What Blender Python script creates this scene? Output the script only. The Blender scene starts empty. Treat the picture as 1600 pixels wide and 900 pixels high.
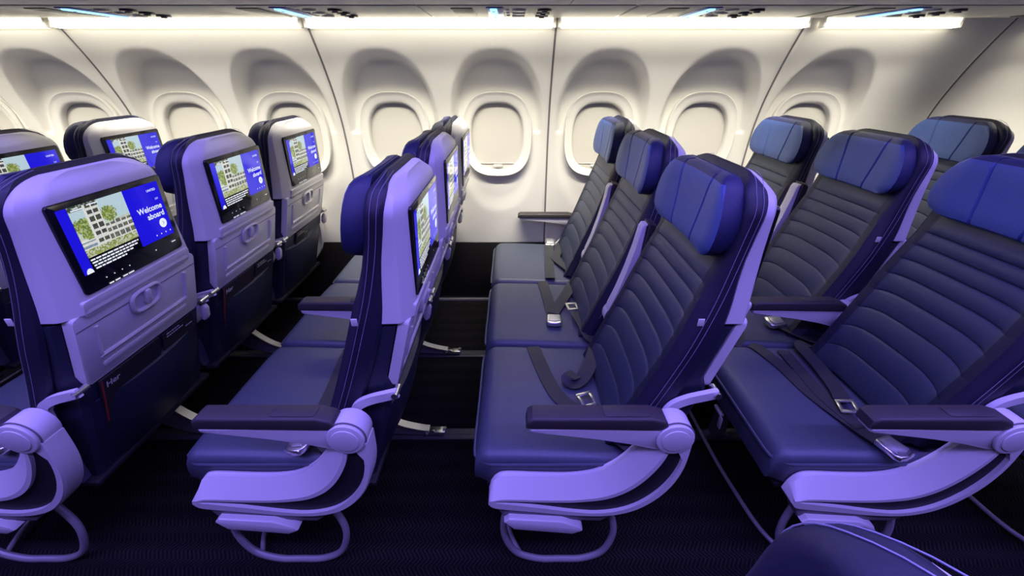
import bpy, bmesh, math, random
from mathutils import Vector, Matrix
C = bpy.context.scene.collection
R = math.radians
rnd = random.Random(7)

# ------------------------------------------------------------------ camera
F_PX, HORIZON, CAM_H = 650.0, 340.0, 1.29
cam_d = bpy.data.cameras.new('camera')
cam = bpy.data.objects.new('camera', cam_d); C.objects.link(cam)
cam_d.sensor_fit = 'HORIZONTAL'; cam_d.sensor_width = 36.0
cam_d.lens = 36.0 * F_PX / 1600.0
cam_d.clip_start = 0.01
cam.location = (0, 0, CAM_H)
cam.rotation_euler = (R(90) - math.atan(HORIZON / F_PX), 0, 0)
bpy.context.scene.camera = cam

# ------------------------------------------------------------------ world, exposure, large lights
vs = bpy.context.scene.view_settings
vs.view_transform = 'Standard'; vs.look = 'None'; vs.gamma = 1.0
vs.exposure = 0.0
w = bpy.data.worlds.new('world'); bpy.context.scene.world = w
w.use_nodes = True
w.node_tree.nodes['Background'].inputs[0].default_value = (0.75, 0.68, 1.0, 1)
w.node_tree.nodes['Background'].inputs[1].default_value = 0.05

def area(name, loc, rot, sx, sy, col, power, spread=180):
    l = bpy.data.lights.new(name, 'AREA'); l.shape = 'RECTANGLE'
    l.size = sx; l.size_y = sy; l.color = col; l.energy = power; l.spread = R(spread)
    o = bpy.data.objects.new(name, l); C.objects.link(o)
    o.location = loc; o.rotation_euler = rot
    return o
INDIGO = (0.28, 0.215, 1.0)
# mood lighting strips along the aisle ceiling (they run the length of the cabin)
area('mood_light', (0.0, 0.78, 2.02), (R(-14), 0, 0), 7.5, 0.10, INDIGO, 80)
area('mood_light', (0.0, -0.15, 2.02), (R(6), 0, 0), 7.5, 0.10, INDIGO, 82, 125)

# ------------------------------------------------------------------ materials
def newmat(name, col, rough=0.5, metal=0.0, spec=0.5, coat=0.0, emit=None, estr=0.0):
    m = bpy.data.materials.new(name); m.use_nodes = True
    b = m.node_tree.nodes['Principled BSDF']
    b.inputs['Base Color'].default_value = (*col, 1)
    b.inputs['Roughness'].default_value = rough
    b.inputs['Metallic'].default_value = metal
    b.inputs['Specular IOR Level'].default_value = spec
    b.inputs['Coat Weight'].default_value = coat
    if emit:
        b.inputs['Emission Color'].default_value = (*emit, 1)
        b.inputs['Emission Strength'].default_value = estr
    return m
def grain(m, scale, strength, dist=0.002, colvar=0.0, detail=4):
    nt = m.node_tree; b = nt.nodes['Principled BSDF']
    tc = nt.nodes.new('ShaderNodeTexCoord')
    n = nt.nodes.new('ShaderNodeTexNoise'); n.inputs['Scale'].default_value = scale; n.inputs['Detail'].default_value = detail
    nt.links.new(tc.outputs['Object'], n.inputs['Vector'])
    bp = nt.nodes.new('ShaderNodeBump'); bp.inputs['Strength'].default_value = strength; bp.inputs['Distance'].default_value = dist
    nt.links.new(n.outputs['Fac'], bp.inputs['Height']); nt.links.new(bp.outputs['Normal'], b.inputs['Normal'])
    if colvar:
        c = b.inputs['Base Color'].default_value[:3]
        r = nt.nodes.new('ShaderNodeValToRGB')
        r.color_ramp.elements[0].position = .3; r.color_ramp.elements[1].position = .7
        r.color_ramp.elements[0].color = (*[x * (1 - colvar) for x in c], 1)
        r.color_ramp.elements[1].color = (*[min(1, x * (1 + colvar)) for x in c], 1)
        nt.links.new(n.outputs['Fac'], r.inputs['Fac']); nt.links.new(r.outputs['Color'], b.inputs['Base Color'])
    return m
M = {}
M['cushion'] = grain(newmat('cushion_leather', (0.062, 0.074, 0.108), 0.46), 260, 0.25, 0.001, 0.12)
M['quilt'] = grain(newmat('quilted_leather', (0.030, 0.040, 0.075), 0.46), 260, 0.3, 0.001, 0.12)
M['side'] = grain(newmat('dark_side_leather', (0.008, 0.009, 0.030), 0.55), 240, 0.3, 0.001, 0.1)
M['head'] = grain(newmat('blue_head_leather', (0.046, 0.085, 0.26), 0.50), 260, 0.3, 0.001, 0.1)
M['headside'] = grain(newmat('head_side_leather', (0.014, 0.018, 0.075), 0.55), 260, 0.3, 0.001, 0.1)  # darker side leather, with some of the side's shade put into the colour
M['shell'] = grain(newmat('pale_shell_plastic', (0.62, 0.60, 0.62), 0.48), 420, 0.10, 0.0006)
M['arm'] = grain(newmat('pale_arm_plastic', (0.60, 0.58, 0.62), 0.42), 420, 0.08, 0.0006)
M['cap'] = grain(newmat('dark_arm_pad', (0.034, 0.028, 0.032), 0.55), 500, 0.25, 0.0006)
M['dark'] = newmat('black_plastic', (0.010, 0.010, 0.014), 0.55)
M['grey'] = newmat('grey_plastic', (0.16, 0.15, 0.17), 0.5)
M['pocket'] = grain(newmat('pocket_leather', (0.014, 0.018, 0.040), 0.5), 220, 0.3, 0.001)
M['chrome'] = newmat('brushed_metal', (0.80, 0.79, 0.78), 0.28, 1.0)
M['metal'] = newmat('aluminium', (0.62, 0.62, 0.64), 0.38, 0.9)
M['tube'] = newmat('grey_tube', (0.42, 0.41, 0.45), 0.35, 0.5)
M['glass'] = newmat('black_screen_glass', (0.006, 0.006, 0.008), 0.10, 0.0, 0.5)
M['stitch'] = newmat('pale_thread', (0.25, 0.25, 0.36), 0.7)
M['text'] = newmat('lit_lettering', (0.02, 0.02, 0.02), 0.3, emit=(0.85, 0.9, 1.0), estr=0.95)
M['print'] = newmat('printed_lettering', (0.62, 0.6, 0.62), 0.6)
M['card'] = newmat('dark_cover_paper', (0.03, 0.025, 0.03), 0.35)
M['red'] = newmat('red_cover_edge', (0.30, 0.03, 0.04), 0.4)
M['paper'] = newmat('white_paper', (0.62, 0.6, 0.58), 0.6)
M['wall'] = grain(newmat('sidewall_panel', (0.72, 0.70, 0.65), 0.42), 500, 0.04, 0.0005)
M['bezel'] = newmat('window_bezel', (0.66, 0.64, 0.60), 0.36)
M['shade'] = grain(newmat('window_shade', (0.56, 0.54, 0.49), 0.5), 60, 0.05, 0.0006)
M['seam'] = newmat('seam_rubber', (0.16, 0.15, 0.15), 0.6)
M['dado'] = grain(newmat('dado_dark_panel', (0.014, 0.012, 0.012), 0.42), 300, 0.15, 0.0006)
M['trim'] = newmat('edge_trim', (0.42, 0.40, 0.40), 0.4, 0.4)
M['bin'] = newmat('bin_plastic', (0.44, 0.42, 0.47), 0.5)
M['psu'] = newmat('service_panel_plastic', (0.62, 0.60, 0.52), 0.5)
M['hole'] = newmat('dark_nozzle', (0.03, 0.03, 0.035), 0.4)
M['sign'] = newmat('lit_blue_sign', (0.05, 0.1, 0.2), 0.4, emit=(0.22, 0.52, 1.0), estr=2.2)
M['signbase'] = newmat('blue_sign_lens', (0.12, 0.16, 0.5), 0.3)
M['cove'] = newmat('cove_diffuser', (0.8, 0.8, 0.75), 0.4, emit=(1.0, 0.93, 0.70), estr=5.0)
M['ceiling'] = newmat('ceiling_panel', (0.6, 0.58, 0.62), 0.5)
M['track'] = newmat('track_cover', (0.06, 0.06, 0.065), 0.35)

def strap_mat():
    m = newmat('belt_webbing', (0.030, 0.031, 0.036), 0.55)
    nt = m.node_tree; b = nt.nodes['Principled BSDF']
    tc = nt.nodes.new('ShaderNodeTexCoord'); wv = nt.nodes.new('ShaderNodeTexWave')
    wv.inputs['Scale'].default_value = 260; wv.inputs['Distortion'].default_value = 1
    nt.links.new(tc.outputs['Object'], wv.inputs['Vector'])
    bp = nt.nodes.new('ShaderNodeBump'); bp.inputs['Strength'].default_value = .3; bp.inputs['Distance'].default_value = .0006
    nt.links.new(wv.outputs['Fac'], bp.inputs['Height']); nt.links.new(bp.outputs['Normal'], b.inputs['Normal'])
    return m
M['strap'] = strap_mat()

def carpet_mat():
    m = newmat('dark_herringbone_carpet', (0.01, 0.01, 0.012), 0.95, spec=0.15)
    nt = m.node_tree; b = nt.nodes['Principled BSDF']; L = nt.links
    N = nt.nodes.new
    tc = N('ShaderNodeTexCoord'); sp = N('ShaderNodeSeparateXYZ'); L.new(tc.outputs['Object'], sp.inputs[0])
    def mth(op, a, bb=None):
        n = N('ShaderNodeMath'); n.operation = op
        for i, v in enumerate((a, bb)):
            if v is None: continue
            if isinstance(v, (int, float)): n.inputs[i].default_value = v
            else: L.new(v, n.inputs[i])
        return n.outputs[0]
    # zigzag: |frac(y/0.05)-.5| shifts diagonal stripes in x
    zz = mth('ABSOLUTE', mth('SUBTRACT', mth('FRACT', mth('DIVIDE', sp.outputs[1], 0.05)), 0.5))
    ph = mth('ADD', mth('DIVIDE', sp.outputs[0], 0.0125), mth('MULTIPLY', zz, 3.0))
    st = mth('SINE', mth('MULTIPLY', ph, 6.2832))
    no = N('ShaderNodeTexNoise'); no.inputs['Scale'].default_value = 220; L.new(tc.outputs['Object'], no.inputs['Vector'])
    band = mth('SINE', mth('MULTIPLY', sp.outputs[1], 70.0))
    h = mth('ADD', mth('MULTIPLY', st, 0.5), mth('ADD', mth('MULTIPLY', no.outputs['Fac'], 1.0), mth('MULTIPLY', band, 0.22)))
    rp = N('ShaderNodeValToRGB'); L.new(h, rp.inputs['Fac'])
    rp.color_ramp.elements[0].position = .25; rp.color_ramp.elements[1].position = 1.15 if False else 1.0
    rp.color_ramp.elements[0].color = (0.002, 0.002, 0.003, 1); rp.color_ramp.elements[1].color = (0.015, 0.013, 0.013, 1)
    L.new(rp.outputs['Color'], b.inputs['Base Color'])
    bp = N('ShaderNodeBump'); bp.inputs['Strength'].default_value = .6; bp.inputs['Distance'].default_value = .002
    L.new(h, bp.inputs['Height']); L.new(bp.outputs['Normal'], b.inputs['Normal'])
    return m
M['carpet'] = carpet_mat()

def display_mat():
    m = newmat('lit_display', (0.004, 0.004, 0.006), 0.10)
    nt = m.node_tree; b = nt.nodes['Principled BSDF']
    a = nt.nodes.new('ShaderNodeAttribute'); a.attribute_name = 'Col'
    nt.links.new(a.outputs['Color'], b.inputs['Emission Color'])
    b.inputs['Emission Strength'].default_value = 0.9
    return m
M['display'] = display_mat()

# ------------------------------------------------------------------ mesh helpers
def interp(tab):
    xs = [t[0] for t in tab]; ys = [t[1] for t in tab]
    n = len(xs); ms = []
    for i in range(n):
        a, b = max(0, i - 1), min(n - 1, i + 1)
        ms.append((ys[b] - ys[a]) / (xs[b] - xs[a]))
    def f(x):
        if x <= xs[0]: return ys[0] + ms[0] * (x - xs[0])
        if x >= xs[-1]: return ys[-1] + ms[-1] * (x - xs[-1])
        for i in range(n - 1):
            if x <= xs[i + 1]:
                h = xs[i + 1] - xs[i]; t = (x - xs[i]) / h
                return ((2*t**3 - 3*t*t + 1) * ys[i] + (t**3 - 2*t*t + t) * h * ms[i]
                        + (-2*t**3 + 3*t*t) * ys[i+1] + (t**3 - t*t) * h * ms[i+1])
    return f
def smooth_path(pts, per=6):
    P = [Vector(p) for p in pts]; out = []
    for i in range(len(P) - 1):
        p0 = P[max(0, i-1)]; p1 = P[i]; p2 = P[i+1]; p3 = P[min(len(P)-1, i+2)]
        for k in range(per):
            t = k / per
            out.append(0.5 * ((2*p1) + (p2-p0)*t + (2*p0-5*p1+4*p2-p3)*t*t + (3*p1-p0-3*p2+p3)*t**3))
    out.append(P[-1]); return out
def sstep(a, b, x):
    t = max(0, min(1, (x - a) / (b - a))); return t*t*(3-2*t)

class MB:
    def __init__(s): s.v = []; s.f = []; s.mi = []
    def add(s, vs, fs, mi=0):
        o = len(s.v); s.v += [tuple(v) for v in vs]; s.f += [tuple(i + o for i in f) for f in fs]
        s.mi += [mi] * len(fs) if isinstance(mi, int) else list(mi)
        return s
    def loft(s, rings, closed=True, caps=True, matfn=None):
        n = len(rings[0]); vs = [p for r in rings for p in r]; fs = []; mi = []
        for i in range(len(rings) - 1):
            for j in range(n if closed else n - 1):
                k = (j + 1) % n
                fs.append((i*n+j, i*n+k, (i+1)*n+k, (i+1)*n+j)); mi.append(matfn(i, j) if matfn else 0)
        if caps and closed:
            fs.append(tuple(range(n-1, -1, -1))); mi.append(1 if matfn else 0)
            fs.append(tuple((len(rings)-1)*n + j for j in range(n))); mi.append(1 if matfn else 0)
        return s.add(vs, fs, mi)
    def tube(s, pts, r, n=8):
        P = [Vector(p) for p in pts]; rings = []
        t0 = (P[1]-P[0]).normalized(); up = Vector((0,0,1)) if abs(t0.z) < .9 else Vector((0,1,0))
        a = t0.cross(up).normalized()
        for i, p in enumerate(P):
            t = (P[min(i+1, len(P)-1)] - P[max(i-1, 0)]).normalized()
            a = (a - t * a.dot(t)).normalized(); b = t.cross(a)
            rr = r(i / (len(P)-1)) if callable(r) else r
            rings.append([p + (a*math.cos(2*math.pi*k/n) + b*math.sin(2*math.pi*k/n))*rr for k in range(n)])
        return s.loft(rings)
    def box(s, c, d, bev=0.0, rot=None, seg=2):
        bm = bmesh.new(); bmesh.ops.create_cube(bm, size=1)
        for v in bm.verts: v.co = Vector((v.co.x*d[0], v.co.y*d[1], v.co.z*d[2]))
        if bev: bmesh.ops.bevel(bm, geom=bm.edges[:], offset=bev, segments=seg, affect='EDGES', profile=.5)
        mt = Matrix.Translation(c) @ (rot or Matrix())
        bm.verts.index_update()
        s.add([mt @ v.co for v in bm.verts], [[v.index for v in f.verts] for f in bm.faces]); bm.free(); return s
    def prism(s, poly, fn, d0, d1, bev=0.0, seg=2):
        """poly: 2D points; fn(a,b,d) -> 3D"""
        bm = bmesh.new()
        lo = [bm.verts.new((p[0], p[1], d0)) for p in poly]; hi = [bm.verts.new((p[0], p[1], d1)) for p in poly]
        n = len(poly); bm.faces.new(lo[::-1]); bm.faces.new(hi)
        for i in range(n): bm.faces.new((lo[i], lo[(i+1) % n], hi[(i+1) % n], hi[i]))
        if bev:
            es = [e for e in bm.edges if abs(e.verts[0].co.z - e.verts[1].co.z) < 1e-6]
            bmesh.ops.bevel(bm, geom=es, offset=bev, segments=seg, affect='EDGES', profile=.5)
        bm.verts.index_update()
        s.add([fn(*v.co) for v in bm.verts], [[v.index for v in f.verts] for f in bm.faces]); bm.free(); return s
    def mesh(s, name, mat, angle=35):
        m = bpy.data.meshes.new(name); m.from_pydata(s.v, [], s.f)
        bm = bmesh.new(); bm.from_mesh(m); bmesh.ops.recalc_face_normals(bm, faces=bm.faces); bm.to_mesh(m); bm.free()
        for x in (mat if isinstance(mat, (list, tuple)) else [mat]): m.materials.append(x)
        for p, k in zip(m.polygons, s.mi): p.material_index = k
        m.shade_smooth(); m.set_sharp_from_angle(angle=R(angle)); m.update(); return m
    def build(s, name, mat, parent=None, angle=35, label=None):
        o = bpy.data.objects.new(name, s.mesh(name, mat, angle)); C.objects.link(o)
        if parent: o.parent = parent
        if label: o['label'] = label
        return o
def rrect(w, h, r, n=5, cx=0, cy=0):
    pts = []
    for (sx, sy, a0) in ((1, 1, 0), (-1, 1, 90), (-1, -1, 180), (1, -1, 270)):
        for k in range(n + 1):
            a = R(a0 + 90*k/n)
            pts.append((cx + sx*(w/2-r) + r*math.cos(a), cy + sy*(h/2-r) + r*math.sin(a)))
    return pts
def thing(name, label, cat, loc=(0,0,0), group=None):
    o = bpy.data.objects.new(name, None); C.objects.link(o); o.location = loc; o.empty_display_size = .1
    o['label'] = label; o['category'] = cat
    if group: o['group'] = group
    return o
def tag(o, label, cat, group=None):
    o['label'] = label; o['category'] = cat
    if group: o['group'] = group
    return o
def struct(o): o['kind'] = 'structure'; return o
def copy_tree(o, parent=None):
    c = o.copy(); C.objects.link(c); c.parent = parent
    for ch in list(o.children): copy_tree(ch, c)
    return c
_texts = {}
def text_mesh(body, size, align='LEFT', bold=0.0):
    cu = bpy.data.curves.new('lettering', 'FONT'); cu.body = body; cu.size = size; cu.align_x = align; cu.offset = bold; cu.resolution_u = 3
    o = bpy.data.objects.new('lettering_tmp', cu); C.objects.link(o)
    bpy.context.view_layer.update()
    m = bpy.data.meshes.new_from_object(o.evaluated_get(bpy.context.evaluated_depsgraph_get()))
    bpy.data.objects.remove(o); bpy.data.curves.remove(cu)
    return [tuple(v.co) for v in m.vertices], [tuple(p.vertices) for p in m.polygons]

# ------------------------------------------------------------------ the setting
XL, XR = -4.2, 4.2
mb = MB(); mb.box((0, .6, -.02), (XR-XL, 3.6, .04))
floor = struct(mb.build('floor', M['carpet']))
for i, y in enumerate((1.20, 1.73)):
    mb = MB(); mb.box((0, y, .004), (XR-XL, .055, .008), .002); mb.box((0, y-.0, .008), (XR-XL, .012, .003))
    struct(mb.build('trim_%d' % (i+1), M['track'], floor))

wy = interp([(0.36, 2.30), (0.55, 2.312), (0.75, 2.318), (0.95, 2.310), (1.12, 2.275), (1.28, 2.205), (1.40, 2.135), (1.48, 2.080), (1.56, 2.02)])
PW = 1.066; SEAMS = [-3.009 - 1.066, -3.009, -1.943, -0.877, 0.189, 1.255]
WINX = 0.2665
def sup(x, z, a, b, n): return ((abs(x)/a)**n + (abs(z)/b)**n)**(1/n)
def wall_y(x, z, wins):
    y = wy(z)
    for wx in wins:
        dx = x - wx
        if abs(dx) > .26: continue
        if z > 1.0: r = sup(dx, z-1.0, .232, .378, 2.5); m = 1 - sstep(.89, 1.0, r)
        else: r = sup(dx, z-1.0, .232, .425, 2.3); m = 1 - sstep(.78, 1.02, r)
        fl = 2.326
        y = y + (fl - y) * m * (1 - .60*sstep(1.18, 1.36, z)) + .001*m
    return y
def panel_mesh(x0, x1, wins, nx):
    zs = [.392 + (1.545-.392)*k/120 for k in range(121)]
    mb = MB(); xs = [x0 + (x1-x0)*k/nx for k in range(nx+1)]
    vs = []; fs = []
    for z in zs:
        for x in xs:
            e = min(x-x0, x1-x)
            vs.append((x, wall_y(x, z, wins) + .006*(1-sstep(0, .008, e)), z))
    n = nx+1
    for i in range(120):
        for j in range(nx):
            cx = (xs[j]+xs[j+1])/2; cz = (zs[i]+zs[i+1])/2
            if any(sup(cx-wx, cz-.986, .160, .190, 2.7) < 1 for wx in wins): continue
            fs.append((i*n+j, i*n+j+1, (i+1)*n+j+1, (i+1)*n+j))
    mb.add(vs, fs)
    return mb.mesh('side_panel', M['wall'], 60)
mb = MB()
mb.box((0, 2.372, .8), (XR-XL, .02, 1.66))
wall = struct(mb.build('wall_far', M['dark']))
pm = panel_mesh(-PW/2+.0025, PW/2-.0025, (-WINX, WINX), 120)
centers = [s_ + PW/2 for s_ in SEAMS[:5]]
for cx in centers:
    o = bpy.data.objects.new('side_panel', pm); C.objects.link(o); o.parent = wall; o.location = (cx, 0, 0)
END_X = 2.13
o = bpy.data.objects.new('side_panel', panel_mesh(SEAMS[5]+.0025, END_X-.0025, (SEAMS[5]+WINX,), 96)); C.objects.link(o); o.parent = wall
o = bpy.data.objects.new('side_panel', panel_mesh(END_X+.0025, XR, (), 40)); C.objects.link(o); o.parent = wall
def seam(x):
    mb = MB(); zs = [.392 + (1.54-.392)*k/30 for k in range(31)]
    mb.loft([[(x-.0045, wy(z)+.004, z), (x+.0045, wy(z)+.004, z), (x+.0045, wy(z)+.02, z), (x-.0045, wy(z)+.02, z)] for z in zs])
    return mb.build('panel_seam', M['seam'], wall)
for s_ in SEAMS + [END_X]: seam(s_)
mb = MB(); mb.box((0, 2.305, .2), (XR-XL, .02, .384), .003)
mb.build('dado_panel', M['dado'], wall)
mb = MB(); mb.box((0, 2.292, .010), (XR-XL, .012, .020), .003)
struct(mb.build('baseboard_far', M['trim'], wall))

# windows
def win_rings(specs, cz=.986, n=2.7, k=48):
    out = []
    for (a, b, y, dz) in specs:
        ring = []
        for i in range(k):
            t = 2*math.pi*i/k; c, s_ = math.cos(t), math.sin(t)
            ring.append((a*math.copysign(abs(c)**(2/n), c), y, cz+dz+b*math.copysign(abs(s_)**(2/n), s_)))
        out.append(ring)
    return out
bz = MB(); bz.loft(win_rings([(.182,.211,2.324,0),(.181,.210,2.307,0),(.179,.208,2.3045,0),(.175,.204,2.3055,0),(.172,.201,2.3085,0),(.160,.190,2.311,-.002),(.146,.176,2.315,-.006),(.141,.172,2.318,-.010),(.137,.168,2.324,-.011),(.135,.166,2.345,-.012),(.134,.165,2.357,-.012)]), caps=False)
bz = bz.mesh('window_bezel', M['bezel'], 50)
sh = MB(); sh.loft(win_rings([(.138,.169,2.349,-.012),(.138,.169,2.345,-.012)]))
sh.box((0, 2.343, .838), (.262, .004, .004), .001)
sh = sh.mesh('window_shade', M['shade'])
hd = MB(); hd.prism(rrect(.048, .014, .006), lambda a,b,d: (a, d, .826+b), 2.334, 2.346, .002)
hd = hd.mesh('shade_handle', M['bezel'])
gl = MB(); gl.loft(win_rings([(.138,.169,2.3585,-.012),(.138,.169,2.3560,-.012)]))
glm = newmat('window_pane', (.8,.85,.9), .05); glm.node_tree.nodes['Principled BSDF'].inputs['Transmission Weight'].default_value = .9
gl = gl.mesh('window_pane', glm)
wx_all = sorted([s_ + d for s_ in SEAMS[1:5] for d in (WINX, PW-WINX)] + [SEAMS[5]+WINX])
for i, x in enumerate(wx_all):
    o = bpy.data.objects.new('window_%d' % (i+1), bz); C.objects.link(o); o.location = (x, 0, 0); struct(o)
    for nm, me in (('window_shade', sh), ('window_pane', gl)):
        c = bpy.data.objects.new(nm, me); C.objects.link(c); c.parent = o
        if nm == 'window_shade':
            h = bpy.data.objects.new('shade_handle', hd); C.objects.link(h); h.parent = c

# cove light: one diffuser per side panel, tucked under the bins' rear edge
def cove(x0, x1, end=.020):
    rt = thing('cove_light', '', 'light', ((x0+x1)/2, 2.07, 1.47))
    mb = MB(); L = (x1-x0)-2*end; n = 10
    rings = []
    for sx in (-L/2, L/2):
        rings.append([(sx, -.022 - .012*math.sin(math.pi*k/n) + .032*k/n, .012 - .040*k/n + 0.006) for k in range(n+1)] + [(sx, .02, -.02), (sx, .012, .018)])
    mb.loft(rings); mb.build('diffuser', M['cove'], rt)
    for sx in (-1, 1):
        mb = MB(); mb.box((sx*(L/2+.008), -.004, -.002), (.015, .03, .04), .004); mb.build('end_cap', M['wall'], rt)
    WARM = (1.0, .94, .80)
    l = area('cove_and_fill_lamp', (0, 0, 0), (R(22), 0, 0), L, .02, WARM, 1.7*L)          # wide wash along the wall top
    l.parent = rt; l.location = (0, -.055, -.01)
    l = area('cove_and_fill_lamp', (0, 0, 0), (R(14), 0, 0), L, .02, WARM, 5.5*L, 80)      # added fill, a narrow beam to brighten the lower wall
    l.parent = rt; l.location = (0, -.065, -.01)
    return rt
cl = []
for s_ in SEAMS[:5]: cl.append(cove(s_, s_+PW))
cl.append(cove(SEAMS[5], 1.93, .06)); cl.append(cove(2.26, XR-.1))
for o, t in zip(cl, ['above the panel beyond the left edge', 'above the leftmost window panel', 'above the side panel left of the centre-left seam',
                     'above the two windows behind the middle seat gap', 'above the panel right of the central seam', 'at the right end, stopping short of the last seam', 'of the next section beyond the right edge']):
    o['label'] = 'warm white cove light strip ' + t; o['group'] = 'cove lights along the wall top'

# overhead bins and service panels
def bins():
    prof = [(2.035, 1.492), (1.665, 1.488), (1.66, 1.484), (1.61, 1.480), (1.45, 1.484), (1.25, 1.51), (1.14, 1.58), (1.10, 1.70), (1.12, 1.86), (1.20, 1.98), (1.35, 2.06), (2.0, 2.06), (2.035, 1.9)]
    for k in range(-4, 4):
        x0 = k*1.066 + .189; x1 = x0 + 1.066
        if x0 > XR or x1 < XL: continue
        mb = MB(); mb.prism(prof, lambda a,b,d: (d, a, b), x0+.002, x1-.002, .0)
        o = mb.build('overhead_bin', M['bin'])
        o.location = (0,0,0)
        nm = {-4:'far beyond the left edge', -3:'at the far left end', -2:'above the left rows', -1:'just left of the central seam', 0:'just right of the central seam', 1:'above the right rows', 2:'at the right end', 3:'far beyond the right edge'}[k]
        tag(o, 'pale grey overhead bin underside ' + nm, 'luggage bin', 'overhead bins in one line')
bins()
def psu(x0):
    rt = thing('service_panel', '', 'panel', (x0, 1.845, 1.486))
    z = -.001
    mb = MB(); mb.box((.11, 0, z), (.735, .35, .008), .002); mb.build('panel_plate', M['psu'], rt)
    mb = MB(); mb.prism(rrect(.060, .29, .01), lambda a,b,d: (a, b-.01, d), z-.008, z-.003, .002); lens = mb.build('sign_lens', M['signbase'], rt)
    mb = MB(); mb.prism(rrect(.024, .27, .008), lambda a,b,d: (a-.004, b-.01, d), z-.012, z-.006, .002); mb.build('lit_sign', M['sign'], lens)
    for yy in (-.10, .08):
        mb = MB(); mb.tube([(-.004, yy, z-.0115), (-.004, yy, z-.0128)], .0055, 12); mb.build('sign_symbol', M['hole'], lens)
    mb = MB(); mb.box((-.115, 0, z-.004), (.075, .26, .006), .002); mb.build('speaker_grille', M['hole'], rt)
    for k in range(3):
        y = -.09 + .085*k
        mb = MB(); mb.tube([(.085, y, z-.002), (.085, y, z-.010)], .024, 20); o = mb.build('reading_light', M['psu'], rt)
        mb = MB(); mb.tube([(.085, y, z-.008), (.085, y, z-.0112)], .017, 16); mb.build('light_lens', M['bezel'], o)
        mb = MB(); mb.tube([(.175, y, z-.002), (.175, y, z-.011)], .025, 20); o = mb.build('air_nozzle', M['hole'], rt)
        mb = MB(); mb.tube([(.175, y, z-.010), (.175, y, z-.015)], .011, 12); mb.build('nozzle_core', M['grey'], o)
        mb = MB(); mb.tube([(.045, y, z-.002), (.045, y, z-.008)], .006, 10); mb.build('call_button', M['bezel'], rt)
    return rt
for x, t in zip((-2.27, -1.53, -.80, -.06, .69, 1.40, 2.14), ('out past the left edge', 'at the far left with a long slanted blue sign', 'above the seats left of centre', 'over the middle, its blue sign upright', 'above the seats right of centre', 'near the right end of the cove light', 'past the end of the cove light')):
    o = psu(x); o['label'] = 'cream service panel with air nozzles ' + t; o['group'] = 'service panels under the bins'
mb = MB(); mb.box((0, .3, 2.12), (XR-XL, 3.9, .04)); struct(mb.build('ceiling', M['ceiling']))

# ------------------------------------------------------------------ the seat
fF = interp([(.40, -.120), (.46, -.095), (.54, -.064), (.62, -.032), (.70, -.002), (.77, .022), (.86, .050), (.955, .072), (1.05, .088), (1.13, .096)])   # front of the back cover
def fR(z): return fF(z) + .043 + .027*sstep(.95, .75, z)                                                                                              # rear of the back cover
sR = interp([(.78, .162), (.85, .165), (.95, .169), (1.05, .173), (1.13, .175)])                                          # rear of the pale shell
GROOVES = [.42, .50, .572, .636, .694, .746, .792, .834, .872, .906]

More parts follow.
